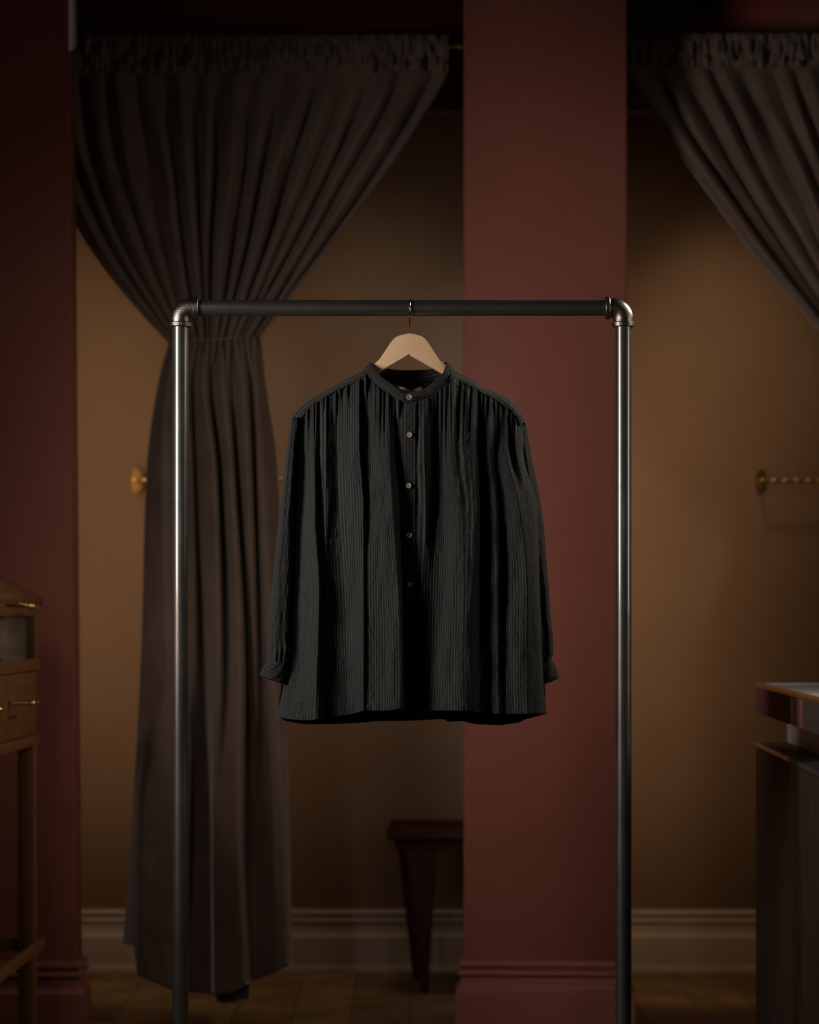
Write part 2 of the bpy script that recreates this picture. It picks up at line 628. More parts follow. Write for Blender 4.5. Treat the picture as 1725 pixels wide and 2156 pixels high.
def elbow(x, sgn):
    bm = bmesh.new()
    R = 0.0245
    pts = [(x + sgn * EL, 0, ZB)]
    rad = [0.0205]
    for a in np.linspace(0, 90, 25):
        ar = math.radians(a)
        pts.append((x + sgn * (R - R * math.sin(ar)), 0, ZB - R + R * math.cos(ar)))
        rad.append(0.0212)
    pts.append((x, 0, ZB - EL))
    rad.append(0.0205)
    tube(bm, pts, rad, 48)
    e = bmobj('elbow', bm, M['fitting'], rack, smooth=True)
    # beaded collars
    prof = [(0.018, 0.0), (0.0228, 0.0), (0.0240, 0.0012), (0.0240, 0.0082), (0.0228, 0.0094), (0.0205, 0.0106), (0.018, 0.0106)]
    bm = bmesh.new()
    lathe(bm, prof, (x + sgn * (EL + 0.0005), 0, ZB), (-sgn, 0, 0), 48)
    c = bmobj('collar', bm, M['fitting'], e, smooth=False)
    bm = bmesh.new()
    lathe(bm, prof, (x, 0, ZB - EL - 0.0020), (0, 0, 1), 48)
    # raised casting marks round the lower collar
    zc = ZB - EL + 0.0028
    if sgn > 0:
        marks = [(-34, 'b'), (-15, 'o'), (-4, 'b'), (3, 'd'), (11, 'b'), (18, 'd'), (27, 'o'), (37, 'd'), (46, 'b')]
    else:
        marks = [(-38, 'b'), (-25, 'b'), (-18, 'o')]
    for ang, kd in marks:
        a = math.radians(ang)
        d = Vector((math.sin(a), -math.cos(a), 0))
        t = Vector((math.cos(a), math.sin(a), 0))
        c0 = Vector((x, 0, zc)) + d * 0.0241
        if kd == 'o':
            tube(bm, [c0 + t * (0.0022 * math.cos(q)) + Vector((0, 0, 0.0022 * math.sin(q))) for q in np.linspace(0, PI * 1.2, 10)], 0.0005, 6)
        elif kd == 'b':
            tube(bm, [c0 + Vector((0, 0, -0.002)), c0 + Vector((0, 0, 0.002))], 0.0006, 6)
        else:
            tube(bm, [c0 + t * -0.0014 + Vector((0, 0, -0.0016)), c0 + t * 0.0014 + Vector((0, 0, 0.0016))], 0.0005, 6)
    bmobj('collar', bm, M['fitting'], e, smooth=False)
    # short raised dash on the cheek of the elbow
    bm = bmesh.new()
    a = math.radians(45)
    cc = Vector((x + sgn * (R - R * math.sin(a)), 0, ZB - R + R * math.cos(a)))
    dirn = Vector((sgn * 0.75, 0, -0.75)).normalized()
    p0 = cc + dirn * 0.002 + Vector((0, -0.0208, 0))
    tube(bm, [p0, p0 + dirn * 0.0045 + Vector((0, 0.0012, 0))], 0.0008, 8)
    bmobj('casting_mark', bm, M['fitting'], e, smooth=True)
    return e


elbow(XL, 1)
elbow(XR, -1)
for x in (XL, XR):
    bm = bmesh.new()
    lathe(bm, [(0.0, 0.0), (0.045, 0.0), (0.046, 0.001), (0.046, 0.007), (0.044, 0.009), (0.026, 0.011), (0.024, 0.024), (0.0222, 0.026), (0.0, 0.026)], (x, 0, 0.0), (0, 0, 1), 40)
    bmobj('floor_flange', bm, M['fitting'], rack, smooth=False)

# ------------------------------------------------------------------ hanger
hang = thing('clothes_hanger', 'pale beech wooden hanger with wire hook hung on the steel crossbar', 'hanger', P(862, 702, 0))
H0 = P(862, 702, 0)
topR = [(862, 702), (887, 708), (900, 719.5), (912.5, 739), (925, 756), (938, 768.5), (950, 784), (972, 810), (1012, 842), (1042, 862), (1062, 882), (1072, 897)]
botR = [(862, 747.5), (930.5, 786.5), (956, 808), (985, 834), (1016, 857), (1040, 876), (1056, 893), (1064, 902)]


def hanger_arm(sgn):
    mir = (lambda p: p) if sgn > 0 else (lambda p: (2 * 862 - p[0] + 0.5, p[1]))
    tp = crom([[*p, 0] for p in topR], 60)[:, :2]
    bt = np.array([botR[0]] + [list(p) for p in crom([[*q, 0] for q in botR[1:]], 59)[:, :2]])
    n = len(tp)
    bm = bmesh.new()
    th = 0.0058
    rows = []
    for i in range(n):
        a = mir(tp[i]); c = mir(bt[i])
        A = P(a[0], a[1], 0) - H0
        C = P(c[0], c[1], 0) - H0
        # the arms sweep forward a little at the shoulders, as shaped hangers do
        s_ = i / (n - 1)
        yo = 0.006 * s_
        d = (C - A).normalized() * 0.0022
        ring = [(A + d * 0, yo - th + 0.002), (A + d, yo - th), (C - d, yo - th), (C, yo - th + 0.002),
                (C, yo + th - 0.002), (C - d, yo + th), (A + d, yo + th), (A, yo + th - 0.002)]
        rows.append([bm.verts.new((q.x, y, q.z)) for q, y in ring])
    for r0, r1 in zip(rows[:-1], rows[1:]):
        for k in range(8):
            bm.faces.new((r0[k], r0[(k + 1) % 8], r1[(k + 1) % 8], r1[k]))
    bm.faces.new(rows[0])
    bm.faces.new(rows[-1][::-1])
    return bmobj('arm', bm, M['beechR'] if sgn > 0 else M['beechL'], hang, smooth=False)


hanger_arm(-1)
hanger_arm(1)
bm = bmesh.new()
zt = ZB + RP + 0.0012            # wire rests on the bar
rw = 0.0013
rl = 0.0205
pts = [(0, 0, H0.z - 0.03), (0, 0, H0.z + 0.012), (0.0004, -0.004, H0.z + 0.022)]
zc = zt - rl
for a in np.linspace(-60, 215, 40):
    ar = math.radians(a)
    pts.append((0.0010, -rl * math.cos(ar) , zc + rl * math.sin(ar)))
tube(bm, [Vector(p) - Vector((H0.x - P(862.5, 702, 0).x, 0, H0.z)) for p in pts], rw, 10)
bmobj('hook', bm, M['chrome'], hang, smooth=True)

# ------------------------------------------------------------------ shirt
shirt = thing('shirt', 'black striped crinkle cotton shirt with band collar and gathered front hanging on the wooden hanger', 'shirt', (0, 0, 0))

# gather line under the yoke and collar (pixels)
SEAM = [(616, 893), (632, 878), (647, 861), (666, 846), (686, 834), (708, 823), (735, 809), (757, 796), (771, 794), (786, 806),
        (809, 823), (830, 834), (850, 846), (864, 848), (879, 846), (904, 837), (934, 816), (949, 804), (958, 795), (985, 810),
        (1018, 828), (1045, 842), (1068, 857), (1091, 886), (1104, 897)]
ROWY = [930, 1080, 1250, 1400, 1512]
XS = {
    930: [620, 628, 661, 673, 687, 708, 757, 767, 820, 836, 849, 878, 894, 915, 952, 998, 1010, 1030, 1042, 1066, 1073, 1088, 1103],
    1080: [615, 632, 663, 677, 686, 712, 766, 771, 828, 846, 850, 878, 897, 918, 970, 1004, 1014, 1046, 1055, 1095, 1108, 1120, 1134],
    1250: [612, 632, 672, 685, 690, 724, 766, 771, 840, 850, 852, 878, 890, 911, 975, 992, 1018, 1048, 1056, 1112, 1120, 1128, 1138],
    1400: [603, 630, 668, 690, 700, 729, 766, 771, 845, 852, 854, 878, 888, 908, 972, 990, 1020, 1049, 1056, 1110, 1122, 1134, 1143],
    1512: [583, 592, 664, 700, 712, 736, 766, 771, 845, 855, 858, 878, 886, 902, 974, 993, 1025, 1051, 1058, 1112, 1122, 1140, 1151],
}
HS = {
    'top': [0, 2, 6, 4, 5, 3, 7, 4, 7, 4, 6, 6, 6, 4, 7, 6, 4, 6, 4, 6, 5, 4, 0],
    930: [-6, -8, 20, 4, 16, 2, 30, 10, 34, 8, 14, 14, 22, 3, 25, 30, 6, 20, 8, 24, 12, 18, 0],
    1080: [-6, -9, 29, 2, 12, -4, 30, 16, 42, 5, 8, 8, 14, 0, 33, 35, 5, 20, 12, 34, 22, 18, 0],
    1250: [-6, -8, 40, 4, 2, -5, 28, 18, 48, 6, 6, 6, 7, 0, 40, 40, 3, 24, 14, 38, 28, 20, 0],
    1400: [-5, -5, 43, 4, 0, -6, 26, 18, 46, 8, 5, 5, 5, 0, 44, 40, 4, 24, 16, 38, 30, 22, 2],
    1512: [0, 4, 44, 4, 0, -6, 26, 18, 42, 8, 5, 5, 5, 0, 44, 40, 4, 24, 16, 38, 30, 18, 0],
}
HEM = [(583, 1511), (600, 1513), (640, 1517), (666, 1515), (700, 1509), (735, 1505), (766, 1496), (808, 1497), (846, 1492), (858, 1493),
       (876, 1494), (903, 1496), (960, 1496), (995, 1497), (1026, 1503), (1090, 1503), (1151, 1502)]

hem_x = np.array(XS[1512], float)
PER = 16
cols = []
for j in range(len(hem_x) - 1):
    nseg = max(8, int((hem_x[j + 1] - hem_x[j]) * 0.9))
    cols.append(j + np.arange(nseg) / nseg)
cols = np.concatenate(cols + [[len(hem_x) - 1]])


def across(vals):
    """values at control columns -> dense columns, rounded ridges"""
    k = np.arange(len(vals))
    a = np.asarray(vals, float)
    sm = pchip(k, a, cols)
    ln = np.interp(cols, k, a)
    return 0.55 * sm + 0.45 * ln


def front_sheet():
    nr = 300
    xt_ctrl = np.array(XS[930], float)
    xt_ctrl[0] = 616
    xt_ctrl[-1] = 1104
    dense_x = [np.interp(cols, np.arange(23), xt_ctrl)] + [np.interp(cols, np.arange(23), np.array(XS[y], float)) for y in ROWY]
    dense_h = [across(HS['top'])] + [across(HS[y]) for y in ROWY]
    ytop = lin(SEAM, dense_x[0])
    yhem = lin(HEM, dense_x[-1])
    t = np.linspace(0, 1, nr)
    nc = len(cols)
    XX = np.zeros((nr, nc)); HH = np.zeros((nr, nc)); YY = np.zeros((nr, nc))
    # rows: a common pixel height below the seam, bent to the seam above and the hem below
    ybase = np.linspace(0, 1, nr)
    for j in range(nc):
        yrow = ytop[j] + (yhem[j] - ytop[j]) * t
        YY[:, j] = yrow
    knots_y = np.array([0.0] + [(y - 840) / (1505 - 840) for y in ROWY])
    # per-row knot parameter (t is near enough the same for all columns)
    for j in range(nc):
        ky = np.array([ytop[j]] + [930, 1080, 1250, 1400, yhem[j]])
        XX[:, j] = pchip(ky, np.array([d[j] for d in dense_x]), YY[:, j])
        HH[:, j] = pchip(ky, np.array([d[j] for d in dense_h]), YY[:, j])
    u = (cols / cols[-1])[None, :]
    below = YY - ytop[None, :]
    # gathers: many little pleats that die away downwards
    fr = 0
    xq = dense_x[0][None, :] + 0 * YY
    dec = np.exp(-below / 38.0)
    dec2 = np.exp(-below / 80.0)
    ph = 2.4 * vnoise(xq / 21.0, 0 * xq + 3.3)
    fr = 4.4 * dec * np.sin(xq * 2 * PI / 9.0 + 3 * ph) * (0.75 + 0.6 * vnoise(xq / 22, below / 60))
    fr += 5.4 * dec2 * np.sin(xq * 2 * PI / 19.0 + 4 * ph + 0.01 * below) * (0.7 + 0.7 * vnoise(xq / 35 + 9, below / 90))
    off_placket = 1 - np.exp(-((XX - 864) / 13.0) ** 4)
    fr *= off_placket * np.clip(below / 4.0, 0.15, 1)
    # puffing just under the seam
    puff = 5.0 * (1 - np.exp(-below / 14.0)) * np.exp(-below / 110.0) * off_placket
    # loose wrinkles, small creases
    wr = 4.2 * vnoise(XX / 26.0 + 4, YY / 170.0) + 2.2 * vnoise(XX / 14.0, YY / 70.0 + 7) + 0.9 * vnoise(XX / 7.0, YY / 17.0)
    wr *= np.clip(below / 50.0, 0.15, 1) * (0.3 + 0.7 * off_placket)
    wr += 1.6 * np.clip((YY - 1420) / 80, 0, 1) * vnoise(XX / 9.0 + 40, YY / 12.0) * off_placket
    # a line of stitching above the hem
    hemd = (yhem[None, :] - YY)
    wr -= 0.9 * np.exp(-((hemd - 19) / 1.6) ** 2)
    Hpx = HH + fr + puff + wr
    # body depth: seam -> ellipse below
    xn = np.clip((XX - 864) / (0.5 * (dense_x[-1][-1] - dense_x[-1][0])), -1, 1)
    ell = np.sqrt(np.clip(1 - np.clip(np.abs((u * 2 - 1)), 0, 1) ** 2.4, 0, 1))
    w = 1 - np.exp(-below / 160.0)
    seamdepth = lin([(600, 0.004), (640, 0.012), (760, 0.026), (786, 0.040), (830, 0.066), (864, 0.074), (900, 0.066), (949, 0.040), (966, 0.026), (1080, 0.012), (1110, 0.004)], dense_x[0])[None, :]
    depth = seamdepth * (1 - w) + w * (0.066 * ell + 0.010)
    edge = np.clip(np.minimum(u, 1 - u) / 0.02, 0, 1)
    y = -(depth * (0.2 + 0.8 * edge) + Hpx * 0.001 * 1.1)
    sc = FPX / (CAM_D + y)
    V = np.stack([(XX - CX) / sc, y, CAM_H - (YY - HOR) / sc], axis=-1)
    # arc length along the hem gives the stripe coordinate
    row = V[int(nr * 0.75)]
    seg = np.sqrt(np.sum(np.diff(row[:, :2], axis=0) ** 2, axis=1))
    uu = np.concatenate([[0], np.cumsum(seg)])
    UV = np.stack([np.broadcast_to(uu, (nr, nc)), (1600 - YY) * 0.001], axis=-1)
    return V, UV, XX, YY


Vf, UVf, Xf, Yf = front_sheet()
grid_mesh('front_panel', Vf, M['shirt'], shirt, UVf, 0.0008, offset=-1)


def front_y(px, py):
    """depth of the front sheet at a pixel (nearest point)"""
    d = (Xf - px) ** 2 + (Yf - py) ** 2
    k = np.unravel_index(np.argmin(d), d.shape)
    return Vf[k][1]


# placket strip
n = 150
pk = []
pu = []
ys_ = np.linspace(849, 1490, n)
for py in ys_:
    xa = lin([(849, 851), (930, 849.5), (1080, 850.5), (1250, 852), (1400, 854.5), (1490, 859)], py)
    xb = lin([(849, 878), (930, 877.5), (1080, 877), (1250, 877), (1400, 877.5), (1490, 877)], py)
    row = []
    for k, q in enumerate(np.linspace(0, 1, 14)):
        px = xa + (xb - xa) * q
        yy = front_y(px, py)
        yy = 0.5 * yy + 0.5 * front_y((xa + xb) / 2, py)
        yy -= 0.0032 - (0.0022 if k in (0, 13) else 0) - 0.0004 * math.sin(py * 0.16 + q)
        row.append(P(px, py, yy))
        pu.append((px * 0.001 + 0.002, py * 0.001))
    pk.append(row)
grid_mesh('placket', np.array(pk), M['shirt'], shirt, np.array(pu), 0.0012, offset=-1)

# back panel (its inside shows in the neck and below the front hem)
BT = [(616, 892), (640, 858), (666, 838), (712, 813), (748, 796), (775, 800), (800, 803), (830, 807), (864, 807), (900, 806), (930, 801), (952, 800),
      (975, 796), (1018, 822), (1064, 841), (1091, 866), (1104, 894)]
BH = [(583, 1510), (605, 1519), (640, 1525), (700, 1525), (770, 1521), (785, 1519), (800, 1518), (850, 1518), (935, 1514), (945, 1520), (975, 1518), (1000, 1525),
      (1055, 1527), (1095, 1521), (1105, 1515), (1151, 1503)]
nr, nc = 90, 220
V = np.zeros((nr, nc, 3)); U = np.zeros((nr, nc, 2))
for j in range(nc):
    u = j / (nc - 1)
    xt = 616 + (1104 - 616) * u
    xh = 583 + (1151 - 583) * u
    yt = lin(BT, xt); yh = lin(BH, xh)
    e = math.sqrt(max(0, 1 - abs(2 * u - 1) ** 2.4))
    for i in range(nr):
        t = i / (nr - 1)
        px = np.interp(t, [0, 0.3, 0.75, 1], [xt, 620 + (1118 - 620) * u, 604 + (1142 - 604) * u, xh])
        py = yt + (yh - yt) * t
        f = 0.012 * math.sin(u * 26 + 1.2 * math.sin(u * 9)) * min(1, t * 1.6) + 0.004 * math.sin(u * 71)
        tp = lin([(616, 0.0), (700, 0.012), (760, 0.035), (810, 0.056), (864, 0.062), (915, 0.056), (960, 0.035), (1020, 0.012), (1104, 0.0)], xt)
        yy = tp * (1 - min(1, t * 3)) + min(1, t * 3) * (0.060 * e) + f * e
        V[i, j] = P(px, py, yy)
        U[i, j] = (u * 0.75, (1600 - py) * 0.001)
grid_mesh('back_panel', V, M['shirt'], shirt, U, 0.0008, offset=1)

# yokes over the shoulders
SIL_L = [(768, 781), (750, 788), (712, 809), (690, 821), (666, 834), (650, 845), (639, 853), (626, 867), (615, 880)]
SEM_L = [(773, 800), (757, 801), (720, 818), (700, 828), (674, 843), (658, 854), (648, 863), (640, 874), (633, 886)]
SIL_R = [(952, 779), (972, 788), (1003, 806), (1018, 817), (1042, 826), (1066, 838), (1083, 852), (1097, 871), (1106, 889)]
SEM_R = [(946, 803), (960, 801), (995, 816), (1018, 829), (1040, 840), (1064, 856), (1078, 868), (1088, 882), (1094, 896)]
for sil, sem in ((SIL_L, SEM_L), (SIL_R, SEM_R)):
    n = 60
    a = crom([[*p, 0] for p in sil], n)[:, :2]
    b_ = crom([[*p, 0] for p in sem], n)[:, :2]
    V = np.zeros((15, n, 3)); U = np.zeros((15, n, 2))
    for j in range(n):
        s_ = j / (n - 1)
        yb = 0.030 * (1 - s_) + 0.006
        yf = -lin([(600, 0.004), (640, 0.012), (760, 0.026), (786, 0.034), (949, 0.034), (966, 0.026), (1080, 0.012), (1110, 0.004)], b_[j][0]) - 0.0085
        wv = 0.6 * math.sin(j * 0.9) * 0.4
        for i in range(15):
            if i < 7:            # rising from behind to the silhouette
                q = i / 7
                px, py = a[j][0], a[j][1] + 12 * (1 - q) ** 2
                yy = yb * (1 - q ** 1.5)
            else:
                q = (i - 7) / 7
                px = a[j][0] + (b_[j][0] - a[j][0]) * q
                py = a[j][1] + (b_[j][1] - a[j][1]) * (q ** 1.15)
                yy = yf * math.sin(q * PI / 2) - 0.0010 * math.sin(j * 0.5 + q * 3)
            if i == 14:
                yy += 0.001
            V[i, j] = P(px, py + wv, yy)
            U[i, j] = (0.0019 * i, s_ * 0.17)
    grid_mesh('yoke', V, M['shirt'], shirt, U, 0.001, offset=0)

# band collar
bot = [(856, 848, -0.081), (830, 835.5, -0.072), (809.5, 826, -0.060), (786, 810, -0.043), (772, 797.5, -0.026), (761, 786, 0.0), (775, 795, 0.030), (810, 808, 0.055), (864, 814, 0.064),
       (915, 808, 0.055), (950, 795, 0.030), (964, 786, 0.0), (952, 799, -0.026), (948, 809, -0.036), (934.7, 820, -0.049), (904, 837, -0.066), (879, 846, -0.076), (848, 849, -0.084)]
top = [(853, 829.5, -0.078), (837, 818.5, -0.070), (816.5, 803, -0.058), (796, 787.5, -0.042), (787, 774.5, -0.022), (780, 763, 0.0), (786, 764, 0.026), (815, 775, 0.050), (862, 779.5, 0.058),
       (910, 776, 0.050), (936, 764, 0.026), (942, 763, 0.0), (938, 772, -0.022), (930, 789, -0.036), (907, 809.5, -0.050), (890, 820, -0.062), (868, 827, -0.073), (849, 831, -0.083)]
nb = 180
B = crom(bot, nb); T = crom(top, nb)
V = np.zeros((9, nb, 3)); U = np.zeros((9, nb, 2))
for j in range(nb):
    for i in range(9):
        q = i / 8
        px, py, yy = T[j] * (1 - q) + B[j] * q
        yy -= 0.0012 * math.sin(q * PI)
        V[i, j] = P(px, py + 0.35 * math.sin(j * 0.35) * (1 - q), yy)
        U[i, j] = (0.027 * q + 0.0006 * math.sin(j * 0.21), j * 0.0026)
collar = grid_mesh('band_collar', V, M['shirt'], shirt, U, 0.0018, offset=0)

# neck label: a folded tape loop at the back of the neck
bm = bmesh.new()
prev = None
for k, (px, py, yy, hh) in enumerate([(838, 813, 0.020, 10), (846, 815, 0.012, 11), (854, 817, 0.006, 10.5), (861, 820, 0.004, 8), (865, 822, 0.004, 6),
                                      (869, 819.5, 0.002, 6.5), (876, 817, 0.000, 7), (884, 815, 0.000, 7), (890, 813.5, 0.003, 6)]):
    a = bm.verts.new(P(px, py, yy)); c = bm.verts.new(P(px - 1, py + hh, yy - 0.014))
    if prev:
        bm.faces.new((prev[0], a, c, prev[1]))
    prev = (a, c)
lab = bmobj('neck_label', bm, M['label'], shirt, smooth=True)
lab['label'] = 'small grey fabric neck label tape'
md = lab.modifiers.new('thickness', 'SOLIDIFY'); md.thickness = 0.0016


# sleeves
def sleeve(outer, inner, ymid, yrad, fold_amp, mirror, cuffq, ydir):
    ys = np.array([p[0] for p in outer], float)
    nr, nc = 170, 96
    pys = np.linspace(ys[0], ys[-1], nr)
    xo = pchip(ys, [p[1] for p in outer], pys)
    xi = pchip([p[0] for p in inner], [p[1] for p in inner], pys)
    V = np.zeros((nr, nc, 3)); U = np.zeros((nr, nc, 2))
    for i, py in enumerate(pys):
        t = i / (nr - 1)
        c = (xo[i] + xi[i]) / 2
        r = (xi[i] - xo[i]) / 2
        yr = yrad * (0.45 + 0.55 * min(1, t * 6)) * (1 - 0.25 * t)
        for j in range(nc):
            a = 2 * PI * j / nc
            sx = -math.cos(a); sy = -math.sin(a)
            # soft lengthwise folds, and gathering into the cuff
            w = fold_amp * (math.sin(a * 5 + 1.4 * math.sin(t * 5)) * 0.35 + math.sin(a * 9 + 2 * t) * 0.25 + 0.8 * float(vnoise(np.array(a * 2.2), np.array(t * 5.0))))
            w += 0.0022 * math.sin(a * 14) * max(0, (t - 0.86) / 0.14)
            w += 0.0012 * float(vnoise(np.array(a * 6.0 + 30), np.array(t * 26.0)))
            edge = abs(sx) ** 3
            ex = 1 + (w * 30) * (1 - edge) * 0.3
            # slant of the lower edge follows the cuff
            dy = (cuffq * (px_n := (sx))) * t ** 6
            px = c + r * sx * min(ex, 1.0)
            yy = ymid + yr * sy * (abs(sy) ** -0.15 if sy else 1) + (w if sy < 0 else -w) * abs(sy)
            V[i, j] = P(px, py + dy, yy)
            U[i, j] = (j / nc * 0.24, (1600 - py) * 0.001)
    o = grid_mesh('sleeve', V, M['shirt'], shirt, U, 0.0008, closed=True)
    return o, c, ymid


def cuff(parent, tl, tr, bl, br, ymid, yr0, yr1):
    nr, nc = 16, 72
    V = np.zeros((nr, nc, 3)); U = np.zeros((nr, nc, 2))
    for i in range(nr):
        q = i / (nr - 1)
        L = np.array(tl) * (1 - q) + np.array(bl) * q
        R = np.array(tr) * (1 - q) + np.array(br) * q
        yr = yr0 * (1 - q) + yr1 * q
        bul = 1.0 + 0.015 * math.sin(q * PI)
        for j in range(nc):
            a = 2 * PI * j / nc
            sx = -math.cos(a); sy = -math.sin(a)
            p = (L + R) / 2 + (R - L) / 2 * sx * bul
            # far side of the opening hangs lower
            low = 5.0 * max(0, -sy) * 0 + (3.0 * q * (0 if sy < 0 else sy))
            V[i, j] = P(p[0], p[1] + low + 1.2 * (1 if sy < 0 else -0.5) * abs(sy) * q, ymid + yr * sy + 0.0008 * math.sin(a * 7 + i * .5))
            U[i, j] = (0.043 * q, j * 0.003)
    return grid_mesh('cuff', V, M['shirt'], parent, U, 0.0016, closed=True, offset=0)


sl, _, _ = sleeve([(879, 614), (890, 612.5), (920, 608), (960, 602.5), (1000, 598), (1100, 586.5), (1200, 576.5), (1300, 567), (1350, 564), (1385, 564.5), (1398, 564.5)],
                  [(879, 630), (890, 630), (920, 627), (960, 625), (1000, 624), (1100, 620), (1200, 616), (1300, 611), (1340, 611), (1362, 613.5), (1385, 609), (1398, 607)],
                  -0.020, 0.034, 0.0018, False, 4.5, 1)
cuff(sl, (564, 1388), (608, 1398), (547, 1421), (598, 1440), -0.020, 0.027, 0.025)
sr, _, _ = sleeve([(884, 1098), (900, 1086), (940, 1082), (990, 1086), (1050, 1092), (1110, 1098), (1200, 1106), (1300, 1114), (1360, 1122), (1385, 1122), (1400, 1122)],
                  [(884, 1106), (900, 1109), (940, 1116), (990, 1126), (1050, 1138), (1110, 1145.5), (1200, 1153), (1250, 1157), (1300, 1160), (1345, 1164.5), (1378, 1165.5), (1388, 1162), (1400, 1164)],
                  0.022, 0.034, 0.005, True, -3.0, 1)
cuff(sr, (1120, 1398), (1164, 1390), (1130, 1444), (1177.5, 1427), 0.022, 0.027, 0.029)

# buttons
for k, (px, py, sh) in enumerate([(861.5, 836.5, 0), (862.5, 915.5, 0), (860.5, 1022.5, 0), (862, 1127, 0), (863.5, 1231, 0)]):
    yy = (front_y(px, py) if k else -0.0855) - (0.0065 if k else 0.0022)
    s_ = FPX / (CAM_D + yy)
    bo = P(px, py, yy)
    tilt = [0.05, -0.05, -0.12, 0.06, 0.1][k]
    ax = Vector((tilt, -1, 0.06)).normalized()
    r = 0.0056 if k else 0.0055
    bm = bmesh.new()
    lathe(bm, [(0, 0), (r * 0.9, 0), (r, 0.0006), (r, 0.0014), (r * 0.92, 0.0020), (r * 0.80, 0.0019), (r * 0.66, 0.0012), (r * 0.5, 0.0010), (0, 0.0010)], bo, ax, 32)
    bt_ = bmobj('button', bm, M['shell'], shirt, smooth=True)
    bm = bmesh.new()
    u_ = ax.cross(Vector((0, 0, 1))).normalized(); v_ = ax.cross(u_)
    for sx in (-1, 1):
        for sz in (-1, 1):
            q0 = bo + u_ * sx * r * 0.22 + v_ * sz * r * 0.22 + ax * 0.0008
            tube(bm, [q0, q0 + ax * 0.0005], r * 0.13, 8)
    for sx in (-1, 1):
        q0 = bo + u_ * sx * r * 0.22 + ax * 0.0013
        tube(bm, [q0 + v_ * r * 0.25, q0 - v_ * r * 0.25], r * 0.09, 6)
    bmobj('thread', bm, M['hole'], bt_)


